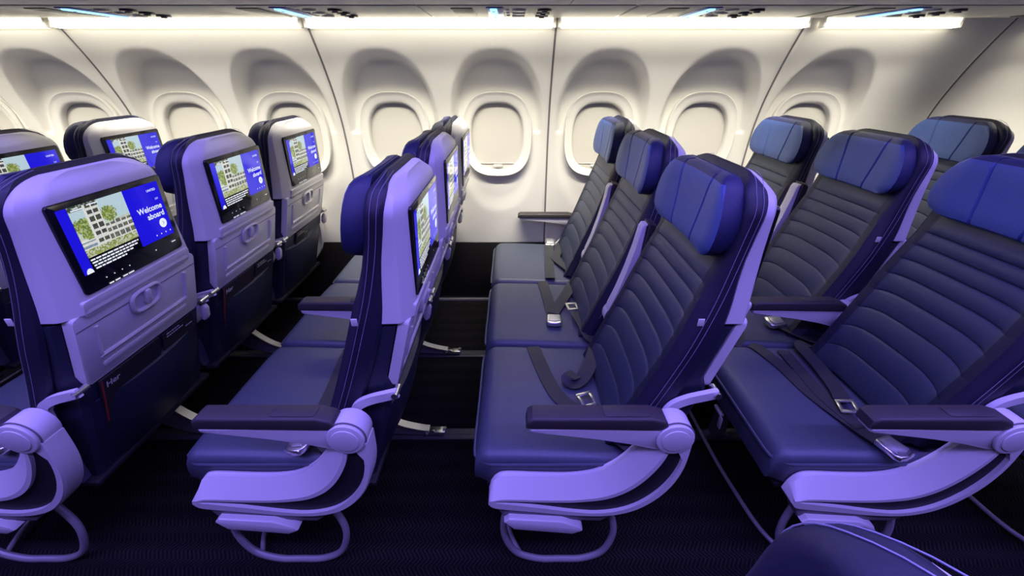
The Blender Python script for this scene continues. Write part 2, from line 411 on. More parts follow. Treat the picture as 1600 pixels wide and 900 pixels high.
def make_seat():
    rt = thing('airline_seat', '', 'seat', group='navy airline seats in rows of three')
    # --- back cover
    W0, ZT, Rc = .222, 1.106, .080
    def halfw(z, W=W0, zt=ZT, rc=Rc):
        base = W - .024*sstep(.70, 1.0, z)
        if z > zt-rc:
            d = min((z-(zt-rc))/rc, 1); rx = 1.55*rc; return base - rx + rx*math.sqrt(max(0, 1-d*d))
        return base
    zs = []
    for a, b in zip(GROOVES[:-1], GROOVES[1:]):
        zs += [a, a+.0025, a+.007, a+(b-a)*.5, b-.007, b-.0025]
    zs += [.916, .94, .98, 1.01, ZT-Rc]
    for k in range(1, 14): zs.append(ZT-Rc + Rc*math.sin(R(90)*k/14))
    zs = sorted(set(zs))
    def puff(z):
        for a, b in zip(GROOVES[:-1], GROOVES[1:]):
            if a <= z <= b:
                t = (z-a)/(b-a); return .0068*math.sin(math.pi*t)**.5 if 0 < t < 1 else 0
        return 0
    rings = []
    fr = [-1,-.93,-.86,-.80,-.7,-.55,-.4,-.2,0,.2,.4,.55,.7,.80,.86,.93,1]
    for z in zs:
        Wz = halfw(z); tk = min(.03, Wz*.5)
        ed = sstep(ZT-.035, ZT, z)*.022
        f, r = fF(z)+ed, fR(z)-ed*.6
        rc = min(.024, (r-f)*.45)
        ring = []
        for q in fr:
            y = q*(Wz-rc)
            m = 1 - sstep(.80, .90, abs(q))
            dro = .050*(abs(q)**4)*sstep(.92, .50, z) if z < .92 else 0
            zz = z - dro*(1-sstep(.88, 1.0, abs(q))*.7)
            bol = -.010*sstep(.78, .92, abs(q))*sstep(.95, .80, z)
            ring.append((fF(zz)+ed - puff(z)*m + bol, y, zz))
        for k in range(1, 5):
            a = R(90*k/4); ring.append((f+rc-rc*math.cos(a), Wz-rc+rc*math.sin(a), z))
        ring.append((r-.008, Wz, z)); ring.append((r, Wz-.008, z))
        ring.append((r, 0, z))
        ring.append((r, -Wz+.008, z)); ring.append((r-.008, -Wz, z))
        for k in range(4, 0, -1):
            a = R(90*k/4); ring.append((f+rc-rc*math.cos(a), -(Wz-rc+rc*math.sin(a)), z))
        rings.append(ring)
    nf = len(fr)
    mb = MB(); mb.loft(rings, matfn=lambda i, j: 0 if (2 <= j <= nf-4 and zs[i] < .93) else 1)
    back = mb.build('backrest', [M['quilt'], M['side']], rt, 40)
    # stitching along the side of the cover
    for sy in (1, -1):
        for du in (.016, .030):
            path = []
            for k in range(30):
                z = .50 + (ZT-Rc-.50)*k/29; path.append((fF(z)+du, sy*(halfw(z)+.0002), z))
            for k in range(1, 13):
                z = ZT-Rc + Rc*math.sin(R(90)*k/14)
                path.append((fF(z)+du+sstep(ZT-.035, ZT, z)*.012, sy*(halfw(z)+.0003), z+.0004))
            mb = MB(); mb.tube(path, .0006, 5); mb.build('stitching', M['stitch'], back)
    mb = MB(); mb.box((fF(.80)+.006, -halfw(.80)-.0008, .80), (.014, .003, .018), .0008); mb.build('fabric_tag', M['paper'], back, label='small white sewn-in tag')
    # --- headrest
    hz = [(.924,.09,.022),(.927,.125,.012),(.933,.155,.004),(.944,.178,.001),(.960,.191,0),(.982,.197,0),(1.006,.196,0),(1.03,.190,0),(1.052,.179,0),(1.070,.166,.001),(1.084,.150,.004),(1.093,.135,.010),(1.098,.118,.022)]
    rings = []; ncol = 0
    for (z, Wz, ins) in hz:
        t = (z-.924)/.174
        sm = min(.060+.026*t, Wz*.62)
        cols = [-Wz*.985, -Wz*.93, -(Wz*.5+sm*.5), -sm-.0045, -sm, -sm+.0045, -sm*.5, 0, sm*.5, sm-.0045, sm, sm+.0045, Wz*.5+sm*.5, Wz*.93, Wz*.985]
        ncol = len(cols)
        base = fF(z) - .026 - .010*t + ins
        ring = []
        for q, y in enumerate(cols):
            u = base - .020*(abs(y)/.2)**2.0
            if q in (4, 10): u += .0055
            if q in (0, 14): u += .006
            ring.append((u, y, z - .012*(1-t)*(abs(y)/.2)**2*-1 if False else z))
        rear = fF(z) + .004 - ins*.2
        e = ring[-1]
        ring += [(e[0]+.012, Wz, z), (e[0]+(rear-e[0])*.6, Wz+.001, z), (rear, Wz-.010, z), (rear, 0, z), (rear, -Wz+.010, z), (e[0]+(rear-e[0])*.6, -Wz-.001, z), (e[0]+.012, -Wz, z)]
        rings.append(ring)
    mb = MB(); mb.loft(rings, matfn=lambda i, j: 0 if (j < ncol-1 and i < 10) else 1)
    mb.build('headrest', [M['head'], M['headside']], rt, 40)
    # --- cushion
    rings = []
    HW = .246
    ztop = interp([(-.48, .405), (-.44, .414), (-.30, .412), (-.12, .404), (.02, .400)])
    secs = []
    U0, RR = -.476, .045
    for k in range(0, 9):
        a = R(90*k/8); secs.append((U0 + RR*(1-math.cos(a))*.9, ztop(-.44) - RR*(1-math.sin(a))*1.0))
    for u in (-.40,-.35,-.30,-.22,-.14,-.06,-.02): secs.append((u, ztop(u)))
    for (u, zt) in secs:
        r = .024; zb = .300 + .015*sstep(-.40, -.476, u) if u < -.40 else .300
        ring = []
        wv = HW - .010*sstep(-.43, -.476, u)
        qs = [-1,-.8,-.6,-.3,0,.3,.6,.8,1]
        for q in qs:
            ring.append((u, q*(wv-r), zt + .006*(1-abs(q)**2)))
        for k in range(1, 5):
            a = R(90*k/4); ring.append((u, wv-r+r*math.sin(a), zt-r+r*math.cos(a)))
        ring += [(u, wv, zb+.01), (u, wv-.01, zb), (u, 0, zb), (u, -wv+.01, zb), (u, -wv, zb+.01)]
        for k in range(4, 0, -1):
            a = R(90*k/4); ring.append((u, -(wv-r+r*math.sin(a)), zt-r+r*math.cos(a)))
        rings.append(ring)
    mb = MB(); mb.loft(rings); cush = mb.build('seat_cushion', M['cushion'], rt, 45)
    zp = .384
    path = [(-.02, HW+.001, zp), (-.2, HW+.001, zp), (-.40, HW+.001, zp), (-.445, HW-.005, zp), (-.466, HW-.024, zp), (-.4775, HW-.05, zp), (-.4775, 0, zp), (-.4775, -HW+.05, zp), (-.466, -HW+.024, zp), (-.445, -HW+.005, zp), (-.40, -HW-.001, zp), (-.2, -HW-.001, zp), (-.02, -HW-.001, zp)]
    mb = MB(); mb.tube(smooth_path(path, 3), .0042, 6); mb.build('piping', M['cushion'], cush)
    # --- pale rear shell
    rings = []; ZS, RS = 1.094, .070
    zl = [.792, .798, .83, .88, .94, 1.0, ZS-RS] + [ZS-RS+RS*math.sin(R(90)*k/12) for k in range(1, 12)]
    for z in zl:
        W_ = halfw(z, .216, ZS, RS); ed = sstep(ZS-.04, ZS, z)*.018
        f = fR(z)-.004; r = sR(z)-ed; ch = 0
        hf = [(f, .004), (f+.004, 0), (max(f+.006, r-.034), .0012), (max(f+.009, r-.026), .004), (max(f+.012, r-.022), .008), (r-.006, .032), (r-.002, .039), (r, .048)]
        rings.append([(a, -W_+b, z) for a, b in hf] + [(r, 0, z)] + [(a, W_-b, z) for a, b in hf[::-1]])
    mb = MB(); mb.loft(rings); shell = mb.build('rear_shell', M['shell'], rt, 20)
    # --- screen, tilted with the shell
    tilt = math.atan((sR(1.045)-sR(.84))/(1.045-.84)); cz = .936; cu = sR(cz) + .001
    ct, st = math.cos(tilt), math.sin(tilt)
    def S(y, t, n): return (cu + t*st + n*ct, y, cz + t*ct - n*st)
    mb = MB(); mb.prism(rrect(.312, .208, .008), S, -.004, .0035, .0015); scr = mb.build('screen', M['glass'], rt)
    build_display(S, scr)
    # --- tray table
    z0, z1 = .603, .789; u0, u1 = .104, .156
    tt = math.atan2(u1-u0, z1-z0); tc, ts = math.cos(tt), math.sin(tt); hl = math.hypot(u1-u0, z1-z0)
    def T(y, t, n): return (u0 + t*ts + n*tc, y, z0 + t*tc - n*ts)
    mb = MB(); mb.prism(rrect(.400, hl+.004, .012, cy=hl/2), T, -.026, -.002, .003); tray = mb.build('tray_table', M['shell'], rt)
    mb = MB(); mb.tube(smooth_path([T(-.150, .150, -.002), T(-.150, .075, -.002), T(-.143, .064, -.002), T(-.13, .060, -.002), T(.13, .060, -.002), T(.143, .064, -.002), T(.150, .075, -.002), T(.150, .150, -.002)], 3), .0058, 6); mb.build('raised_rib', M['shell'], tray)
    mb = MB(); mb.prism(rrect(.30, .016, .006, cy=.030), T, -.004, .0, .001); mb.build('lower_bar', M['shell'], tray)
    mb = MB(); mb.box(T(0, hl-.034, -.002), (.002, .394, .0022), 0, Matrix.Rotation(tt, 4, 'Y')); mb.build('parting_line', M['grey'], tray)
    # filler strip under the screen
    mb = MB(); mb.prism(rrect(.345, .040, .006, cy=hl+.014), T, -.014, .0035, .002); mb.build('chin_strip', M['shell'], shell)
    # latch: a rounded cup with a lever
    mb = MB(); se = lambda v: math.copysign(abs(v)**.62, v)
    ls = [((.046+.004*math.sin(a))*se(math.cos(a)), hl-.046 + .030*se(math.sin(a))) for a in [2*math.pi*k/28 for k in range(29)]]
    lp = [T(p[0], p[1], .003) for p in ls]
    mb.tube(lp, .0058, 8); latch = mb.build('latch', M['shell'], rt)
    mb = MB(); mb.prism(ls[:-1], T, -.003, .001); mb.build('latch_cup', M['arm'], latch)
    mb = MB(); mb.prism(rrect(.016, .044, .006, cy=hl-.040), T, .001, .013, .002); mb.build('latch_lever', M['shell'], latch)
    # tray arms and hinge pins
    for sy in (1, -1):
        pth = smooth_path([(.113, .612, 0), (.085, .604, 0), (.045, .592, 0), (.015, .575, 0), (.002, .552, 0), (-.004, .51, 0)], 4)
        up = []; lo = []
        for i, p in enumerate(pth):
            tn = (pth[min(i+1, len(pth)-1)] - pth[max(0, i-1)]).normalized(); nn = Vector((-tn.y, tn.x, 0)); hw = .011 + .003*sstep(.6, 1, i/len(pth))
            up.append(p+nn*hw); lo.append(p-nn*hw)
        mb = MB(); mb.prism([(p.x, p.y) for p in up + lo[::-1]], lambda a,b,d: (a, d, b), sy*.231-.007, sy*.231+.007, .003)
        arm = mb.build('tray_arm', M['arm'], rt)
        mb = MB(); mb.tube([(.108, sy*.205, .611), (.108, sy*.244, .611)], .008, 12); mb.build('hinge_pin', M['chrome'], arm)
    # --- dark lower rear: literature band and pocket
    bu = lambda z: fR(z) + .004
    rings = []
    for z in (.285, .36, .42, .48, .54, .60, .64, .782):
        u = .098 - (.605-z)*.30 if z < .605 else u0 - .03 + (z-.605)*.28
        fz = min(fF(z)+.03, u-.03)
        rings.append([(fz, -.205, z), (u-.012, -.212, z), (u, -.200, z), (u, .200, z), (u-.012, .212, z), (fz, .205, z)])
    mb = MB(); mb.loft(rings); mb.build('rear_panel', M['pocket'], rt)
    rings = []
    for k in range(13):
        t = k/12; z = .30 + .245*t
        u = .098 - (.605-z)*.32
        b = .010 + .022*math.sin(math.pi*min(1, t*.9+.08)); wd = .200 - .02*(1-t)**2
        ring = [(u-.01, -wd, z)] + [(u + b*(1-abs(q)**3), q*wd, z - .018*(1-q*q)*t) for q in (-.98,-.9,-.7,-.4,0,.4,.7,.9,.98)] + [(u-.01, wd, z)]
        rings.append(ring)
    mb = MB(); mb.loft(rings); pk = mb.build('seat_pocket', M['pocket'], rt, 50)
    # side bumper disc beside the tray's lower corner
    mb = MB(); mb.prism(rrect(.028, .058, .013), lambda a,b,d: (.098+a*.8+b*.2, d, .565+b), .214, .232, .005); mb.build('side_bumper', M['shell'], rt)
    return rt

# the lit picture on each screen: flat coloured cells of a screen image
def build_display(S, scr):
    AW, AH = .282, .150; y0 = -.141; t0 = -.060           # active area
    vs, fs, cols = [], [], []
    def quad(a, b, c, d, col, n=.0042):
        o = len(vs)
        for (x, y) in ((a, b), (c, b), (c, d), (a, d)): vs.append(S(y0 + x*AW, t0 + y*AH, n))
        fs.append((o, o+1, o+2, o+3)); cols.append(col)
    BLUE = (.012, .006, .78)
    quad(.0, 0, .085, 1, BLUE); quad(.60, .02, 1, 1, BLUE)
    r = random.Random(3); NX, NY = 46, 40
    X0, X1, Y0, Y1 = .088, .60, .22, 1.0
    def paint(x, y):
        n = r.uniform(-.06, .06)
        sky = (.50+n*.5, .66+n*.5, .74); green = (.16+n, .24+n*1.3, .05); white = (.74+n, .76+n, .72)
        if y < .08: return (.30+n, .36+n, .10) if r.random() > .35 else (.55, .55, .4)
        if y < .15: return (.22+n, .30+n, .06) if r.random() > .45 else (.6, .6, .5)
        # tower left of centre
        if .24 < x < .50 and y < .98 - max(0, x-.42)*1.0:
            cx = (x-.24)/.26; fl = (y*7.0) % 1
            if cx < .14 or .46 < cx < .58 or cx > .9: return white
            return (.70+n, .72+n, .68) if fl < .38 else (.07+n*.5, .07+n*.5, .06)
        if .50 <= x and y < .52 - .12*abs(x-.72):
            fl = (y*7.5) % 1; cx = (x*9) % 1
            if fl < .35 or cx < .25: return (.72+n, .73+n, .68)
            return (.14+n, .15+n, .12)
        pal = ((x-.12)/.17)**2 + ((y-.62)/.13)**2 + r.uniform(-.4, .4)
        if pal < 1 or ((x-.62)/.14)**2 + ((y-.68)/.16)**2 + r.uniform(-.3, .3) < 1 or ((x-.20)/.14)**2 + ((y-.44)/.12)**2 + r.uniform(-.3,.3) < 1:
            return (.20+n*2, .27+n*2, .05) if r.random() > .3 else (.42, .48, .22)
        if y > .90 and x < .5: return (.05, .07, .05) if r.random() > .3 else (.3, .35, .3)
        if x < .24 and y < .34: return white if (y*11) % 1 > .4 else (.25+n, .32+n, .38)
        return sky if y > .55 else (.55+n, .62+n, .52)
    for i in range(NX):
        for j in range(NY):
            c = paint((i+.5)/NX, (j+.5)/NY)
            quad(X0+(X1-X0)*i/NX, Y0+(Y1-Y0)*j/NY, X0+(X1-X0)*(i+1)/NX, Y0+(Y1-Y0)*(j+1)/NY, tuple(max(0, min(1, q)) for q in c))
    m = bpy.data.meshes.new('display'); m.from_pydata(vs, [], fs); m.materials.append(M['display'])
    at = m.color_attributes.new('Col', 'FLOAT_COLOR', 'CORNER')
    for p, c in zip(m.polygons, cols):
        for li in p.loop_indices: at.data[li].color = (*c, 1)
    o = bpy.data.objects.new('display', m); C.objects.link(o); o.parent = scr
    mb = MB()
    def put(body, size, x, y, align, bold=0.0):
        v, f = text_mesh(body, size, align, bold)
        mb.add([S(y0+x*AW+p[0], t0+y*AH+p[1], .0046) for p in v], f)
    put('UNITED', .0085, .955, .86, 'RIGHT', .0001)
    put('2:01', .007, .955, .70, 'RIGHT')
    put('Welcome', .0205, .965, .54, 'RIGHT', .0004)
    put('aboard', .0205, .965, .405, 'RIGHT', .0004)
    def disc(x, y, rad, n=24):
        c0 = (y0+x*AW, t0+y*AH)
        mb.add([S(c0[0]+rad*math.cos(2*math.pi*k/n), c0[1]+rad*math.sin(2*math.pi*k/n), .0046) for k in range(n)], [tuple(range(n))])
    disc(.91, .27, .0125); 
    for k in range(4): disc(.79+.058*k, .10, .0019, 8)
    def bar(x, y, ww, hh):
        mb.add([S(y0+(x+a)*AW, t0+(y+b)*AH, .0046) for a, b in ((0,0),(ww,0),(ww,hh),(0,hh))], [(0,1,2,3)])
    rr = random.Random(5)
    for k in range(4):                                   # four lines of caption, too small to read
        x = .095 + .005*k; end = (.58, .56, .50, .42)[k]
        while x < end:
            ww = rr.uniform(.02, .055); bar(x, .165-.047*k, min(ww, end-x), .024); x += ww + .008
    for k, x in enumerate((.16, .24, .32, .40)): disc(x, -.16, .0016, 8)
    bar(.11, .93, .10, .018); bar(.13, .96, .05, .012); bar(.25, .955, .10, .016)
    for x, ww in ((.16, .045), (.22, .05), (.30, .05), (.36, .06)): bar(x, -.285, ww, .02)
    bar(.93, -.13, .05, .016); disc(.72, -.13, .0018, 8)
    mb.build('lettering', M['text'], scr)['kind'] = 'stuff'
    mb = MB(); c0 = (y0+.91*AW, t0+.27*AH)
    mb.add([S(c0[0]+a, c0[1]+b, .0050) for a, b in ((-.0025,-.0045), (-.001,-.0045), (.004,0), (-.001,.0045), (-.0025,.0045), (.002,0))], [(0,1,2,5), (5,2,3,4)])
    mb.build('arrow_symbol', M['signbase'], scr)
    mb = MB(); 
    c1 = (y0+.085*AW*.75, t0)
    mb.add([S(c1[0]+.009*math.cos(math.pi*k/10)-.003, c1[1]+.012*math.sin(math.pi*k/10), .0046) for k in range(11)], [tuple(range(11))])
    mb.build('corner_symbol', M['text'], scr)

# ---- armrest (local origin = pivot, arm points to -u)
def make_armrest(parent, y, up=0.0, z=.535, u=0.0, outer=True):
    body = [(-.338,.030),(-.336,.018),(-.325,.012),(-.26,.008),(-.18,-.004),(-.10,-.020),(-.04,-.036),(.0,-.044),(.03,-.03),(.04,0),(.03,.022),(-.03,.026)]
    mb = MB(); mb.prism(body, lambda a,b,d: (a, d, b), -.022, .022, .005)
    o = mb.build('armrest', M['arm'], parent); o.location = (u, y, z); o.rotation_euler = (0, up, 0)
    poly = [(-.345,.030),(-.342,.052),(-.330,.061),(-.06,.061),(-.025,.050),(-.012,.024)]
    mb = MB(); mb.prism(poly, lambda a,b,d: (a, d, b), -.026, .026, .007, 3); cap = mb.build('arm_pad', M['cap'], o)
    if outer:
        mb = MB(); mb.prism(rrect(.105, .034, .008, cx=-.115), lambda a,b,d: (a, b, d), .0605, .0625, .001); mb.build('arm_insert', M['cap'], o)
    n = 28
    ci = lambda r: [(r*math.cos(2*math.pi*k/n), r*math.sin(2*math.pi*k/n)) for k in range(n)]
    mb = MB(); mb.prism(ci(.046), lambda a,b,d: (a, d, b), -.022, .030, .004); mb.build('pivot_drum', M['arm'], o)
    mb = MB(); mb.prism(ci(.047), lambda a,b,d: (a, d, b), -.0215, -.0195, .0); mb.build('pivot_gap', M['grey'], o)
    mb = MB(); mb.prism(ci(.044), lambda a,b,d: (a, d, b), -.031, -.021, .004); k = mb.build('pivot_disc', M['arm'], o)
    mb = MB(); mb.prism(ci(.032), lambda a,b,d: (a, d, b), -.0335, -.030, .0015)
    mb.build('pivot_button', M['arm'], o)
    return o

# ---- row frame (local origin: pivot line, y = 0 at the camera's line so y is the real distance)
YR = 1.495
def make_frame():
    rt = thing('seat_row_frame', '', 'seat frame', group='seat row frames')
    Y = lambda y: y - YR
    U = [(-.432,.328),(-.418,.352),(-.39,.364),(-.30,.360),(-.22,.360),(-.165,.372),(-.125,.398),(-.095,.430),(-.070,.468),(-.050,.500),(-.046,.518)]
    Lw = [(-.438,.300),(-.425,.284),(-.39,.276),(-.30,.264),(-.21,.252),(-.13,.250),(-.065,.268),(-.015,.308),(.022,.365),(.042,.435),(.046,.518)]
    Us = smooth_path([(a, b, 0) for a, b in U], 4); Ls = smooth_path([(a, b, 0) for a, b in Lw], 4)
    n = len(Us)
    def rails(y0, sgn, nm):
        cols = []; slot = []
        for i, (p, q) in enumerate(zip(Us, Ls)):
            s_ = i/(n-1)
            w_ = min(1, sstep(.09, .55, s_)*.92+.18) * sstep(.10, .14, s_) * sstep(.965, .92, s_)
            a = .50; mid = .66 - .04*s_; b1 = mid - .19*w_; b2 = mid + .23*w_
            L_ = lambda t: p + (q-p)*t
            def V(t, d): v = L_(t); return (v.x, Y(y0 + sgn*d), v.y)
            edge = b1 - .085
            cols.append([V(0, .052), V(0, .036), V(edge, .0), V(b1, .0), V(b1+.004, .010), V(b2-.004, .010), V(b2, .0), V(.97, .0), V(1, .006), V(1, .052)])
            slot.append([V(b1-.002, .0095), V(b2+.002, .0095)])
        mb = MB(); mb.loft(cols); bay = mb.build(nm, M['arm'], rt, 30)
        mb = MB(); mb.add([p for c in slot[5:-1] for p in c], [(2*i, 2*i+1, 2*i+3, 2*i+2) for i in range(len(slot)-7)]); mb.build('slot_inlay', M['dark'], bay)
        return bay
    bay = rails(.690, 1, 'end_bay')
    poly = [(-.385,.250),(-.398,.236),(-.372,.206),(-.215,.186),(-.188,.200),(-.196,.214),(-.245,.238)]
    mb = MB(); mb.prism(poly, lambda a,b,d: (a, Y(d), b), .682, .735, .006); mb.build('bay_foot', M['arm'], bay)
    mb = MB(); mb.prism([(-.425,.285),(-.40,.235),(-.36,.225),(-.14,.215),(-.08,.262),(-.2,.26)], lambda a,b,d: (a, Y(d), b), .70, .745, .006); mb.build('bay_fairing', M['grey'], bay)
    # window-side bay: same curve, mirrored, simple
    rails(2.315, -1, 'window_bay')
    # luggage loop and front bar
    loop = smooth_path([(-.385,Y(.735),.25),(-.400,Y(.73),.17),(-.395,Y(.725),.10),(-.362,Y(.722),.038),(-.30,Y(.72),.012),(-.24,Y(.72),.0105),(-.17,Y(.72),.014),(-.115,Y(.722),.045),(-.090,Y(.728),.11),(-.095,Y(.735),.17),(-.13,Y(.74),.26)], 5)
    mb = MB(); mb.tube(loop, .0095, 10); mb.build('luggage_loop', M['tube'], rt)
    bar = smooth_path([(-.39,Y(2.26),.10),(-.41,Y(2.2),.040),(-.42,Y(2.0),.030),(-.42,Y(1.5),.030),(-.418,Y(1.1),.030),(-.405,Y(.92),.027),(-.385,Y(.80),.022),(-.352,Y(.724),.026)], 5)
    mb = MB(); mb.tube(bar, .007, 8); mb.build('luggage_bar', M['tube'], rt)
    for u in (-.34, -.10):
        mb = MB(); mb.tube([(u, Y(.72), .268), (u, Y(2.28), .268)], .024, 14); mb.build('cross_tube', M['dark'], rt)
    for yc in (.99, 1.495, 2.0):
        mb = MB(); mb.box((-.215, Y(yc), .289), (.46, .47, .018), .006); mb.build('seat_pan', M['dark'], rt)
    for yl in (1.20, 1.73):
        top = smooth_path([(-.215, .262, 0), (-.185, .195, 0), (-.135, .125, 0), (-.065, .068, 0), (.005, .042, 0), (.055, .032, 0)], 5)
        lw = smooth_path([(-.30, .250, 0), (-.275, .15, 0), (-.225, .075, 0), (-.13, .028, 0), (-.04, .016, 0), (.05, .014, 0)], 5)
        mb = MB(); mb.prism([(p.x, p.y) for p in top] + [(p.x, p.y) for p in lw[::-1]], lambda a,b,d: (a, Y(yl+d), b), -.010, .010, .002); leg = mb.build('leg', M['grey'], rt)
        mb = MB(); mb.loft([[(p.x-.004, Y(yl-.016), p.y-.002), (p.x+.004, Y(yl-.016), p.y+.006), (p.x+.004, Y(yl+.016), p.y+.006), (p.x-.004, Y(yl+.016), p.y-.002)] for p in top]); mb.build('leg_rim', M['metal'], leg)
        mb = MB(); mb.box((.085, Y(yl), .024), (.07, .034, .014), .003); mb.box((.070, Y(yl-.012), .034), (.020, .008, .012), .002); mb.tube([(.045, Y(yl-.02), .020), (.045, Y(yl+.02), .020)], .008, 10); mb.tube([(.118, Y(yl), .008), (.118, Y(yl), .04)], .008, 10)
        mb.build('track_clamp', M['chrome'], leg)
        mb = MB(); mb.prism([(-.36, .25), (-.315, .25), (-.325, .02), (-.30, .008), (-.40, .008), (-.375, .02)], lambda a,b,d: (a, Y(yl+d), b), -.014, .014, .003); mb.build('front_leg', M['grey'], rt)
    return rt

# ---- belts (local to a seat)
def ribbon(pts, w, th=.0014, side=None, per=5):
    P = smooth_path(pts, per); mb = MB(); rings = []
    for i, p in enumerate(P):
        t = (P[min(i+1, len(P)-1)] - P[max(i-1, 0)]).normalized()
        sd = Vector(side) if side else Vector((0, 0, 1)).cross(t)
        sd = (sd - t*sd.dot(t)).normalized(); n = t.cross(sd)
        rings.append([p+sd*w/2+n*th, p-sd*w/2+n*th, p-sd*w/2-n*th, p+sd*w/2-n*th])
    mb.loft(rings); return mb
def belt(seat, pts, w=.046, side=None): return ribbon(pts, w, side=side).build('seat_belt', M['strap'], seat, 50)
def buckle(b, loc, rz, tilt=(0, 0)):
    rot = Matrix.Rotation(rz, 4, 'Z') @ Matrix.Rotation(tilt[0], 4, 'X') @ Matrix.Rotation(tilt[1], 4, 'Y'); mt = Matrix.Translation(loc) @ rot
    fn = lambda a, b_, d: tuple(mt @ Vector((a, b_, d)))
    mb = MB(); mb.prism([(-.034,-.020),(-.030,-.026),(.020,-.030),(.032,-.024),(.034,0),(.032,.024),(.020,.030),(-.030,.026),(-.034,.020)], fn, 0, .017, .005, 3); o = mb.build('buckle', M['chrome'], b)
    mb = MB(); mb.prism([(-.026,-.018),(.018,-.022),(.024,0),(.018,.022),(-.026,.018)], fn, .016, .021, .003); mb.build('buckle_flap', M['metal'], o)
def tongue(b, loc, rz, tilt=(0, 0)):
    rot = Matrix.Rotation(rz, 4, 'Z') @ Matrix.Rotation(tilt[0], 4, 'X') @ Matrix.Rotation(tilt[1], 4, 'Y'); mt = Matrix.Translation(loc) @ rot
    mb = MB()
    for (cx, cy, dx, dy) in ((-.022, 0, .010, .048), (.022, 0, .012, .048), (0, -.019, .05, .010), (0, .019, .05, .010)):
        mb.box(mt @ Vector((cx, cy, 0)), (dx, dy, .005), .0018, rot)
    mb.build('belt_tongue', M['chrome'], b)

# ------------------------------------------------------------------ place everything
ROWS = {'Y': -2.67, 'Z': -1.905, 'A': -1.14, 'B': -.384, 'C': .377, 'D': 1.160, 'E': 1.935}
SY = {'aisle': .99, 'middle': 1.495, 'window': 2.0}
seat0 = make_seat(); frame0 = make_frame()
LBL = {
 ('Y','middle'): 'mostly hidden middle seat beyond the left edge of the view',
 ('Y','window'): 'seat whose screen corner peeps in at the far left edge',
 ('Z','aisle'): 'aisle seat just beyond the left edge, in front of the largest screen',
 ('Z','middle'): 'seat with a cut-off welcome screen directly behind the largest screen at the left',
 ('Z','window'): 'window seat with small screen, second from left along the wall',
 ('A','aisle'): 'nearest seat at the left, seen from behind with the largest welcome screen',
 ('A','middle'): 'seat with welcome screen between the largest screen and the wall',
 ('A','window'): 'window seat with the rightmost front-on welcome screen, above the dark wall base',
 ('B','aisle'): 'aisle seat seen edge-on left of centre, its arm over an empty cushion',
 ('B','middle'): 'edge-on middle seat peeping over the centre-left aisle seat',
 ('B','window'): 'edge-on window seat, farthest of its row, below an oval window',
 ('C','aisle'): 'aisle seat at centre right with crossed belt on its cushion and quilted back',
 ('C','middle'): 'middle seat with silver buckle lying on its cushion, between two raised armrests',
 ('C','window'): 'window seat right of the central seam with its arm lowered by the wall',
 ('D','aisle'): 'large quilted aisle seat at the right with twisted belt along its cushion',
 ('D','middle'): 'quilted middle seat right of centre with buckle resting by the lowered armrest',
 ('D','window'): 'window seat under the last window at right, seen past the nearest blue headrest',
 ('E','aisle'): 'aisle seat just beyond the right edge of the view',
 ('E','middle'): 'middle seat cut off by the right edge, only its headrest corner visible',
 ('E','window'): 'window seat at the far right against the blank wall panel',
}
SKIP = {('Y','aisle')}
seats = {}; first = True
for rk, x in ROWS.items():
    for sk, y in SY.items():
        if (rk, sk) in SKIP: continue
        o = seat0 if first else copy_tree(seat0); first = False
        o.location = (x, y, 0); o['label'] = 'navy leather ' + LBL[(rk, sk)]; seats[(rk, sk)] = o
FR = {'Y': 'beyond the left edge', 'Z': 'of the leftmost visible row', 'A': 'under the nearest left seats', 'B': 'and loop, edge-on row left of centre',
      'C': 'and loop, centre right row', 'D': 'under the right row with twisted belt', 'E': 'at the right edge below the last row'}
frames = {}
for i, (rk, x) in enumerate(ROWS.items()):
    o = frame0 if i == 0 else copy_tree(frame0)
    o.location = (x, YR, 0); o['label'] = 'seat frame with curved end bay ' + FR[rk]; frames[rk] = o
# armrests belong to the seat they pivot on
UP = R(94)
def dup_arm(src, seat, y, up):
    o = copy_tree(src, seat); o.location = (-.012 if up else 0, y, .535); o.rotation_euler = (0, up, 0); o.scale = (1, 1, .72 if sk == 'window' else 1); return o
arm_src = None
ARMS = {'Y': (0, 0, 0), 'Z': (0, 0, 0), 'A': (0, 0, 0), 'B': (0, UP, 0), 'C': (UP, UP, 0), 'D': (0, UP, 0), 'E': (0, 0, 0)}
for (rk, sk), s_ in seats.items():
    jobs = []
    if sk == 'aisle': jobs.append((.715-.99, 0))
    if sk == 'middle': jobs += [(1.2425-1.495, ARMS[rk][0]), (1.7475-1.495, ARMS[rk][1])]
    if sk == 'window': jobs.append((2.272-2.0, ARMS[rk][2]))
    for (y, up) in jobs:
        if arm_src is None: arm_src = make_armrest(s_, y, up)
        else: dup_arm(arm_src, s_, y, up)

# belts
Z = .4195
s_ = seats[('C','aisle')]
b = belt(s_, [(-.302,.232,Z-.006),(-.285,.14,Z),(-.262,.04,Z),(-.232,-.04,Z),(-.18,-.10,Z+.001),(-.13,-.13,Z)])
b = belt(s_, [(-.06,.246,Z+.004),(-.085,.20,Z+.022),(-.112,.12,Z+.030),(-.150,.045,Z+.016),(-.185,.020,Z+.004),(-.200,.035,Z+.016),(-.175,.055,Z+.016)])
b = belt(s_, [(-.02,-.246,Z-.05),(-.06,-.235,Z-.002),(-.095,-.18,Z+.004),(-.13,-.11,Z+.005),(-.147,-.085,Z+.006)]); tongue(b, (-.156,-.055,Z+.010), R(110), (0, R(-6)))
mb = MB(); mb.box((-.03, -.252, .375), (.03, .012, .035), .004, Matrix.Rotation(R(30), 4, 'Y')); mb.build('belt_anchor', M['chrome'], s_)
s_ = seats[('C','middle')]
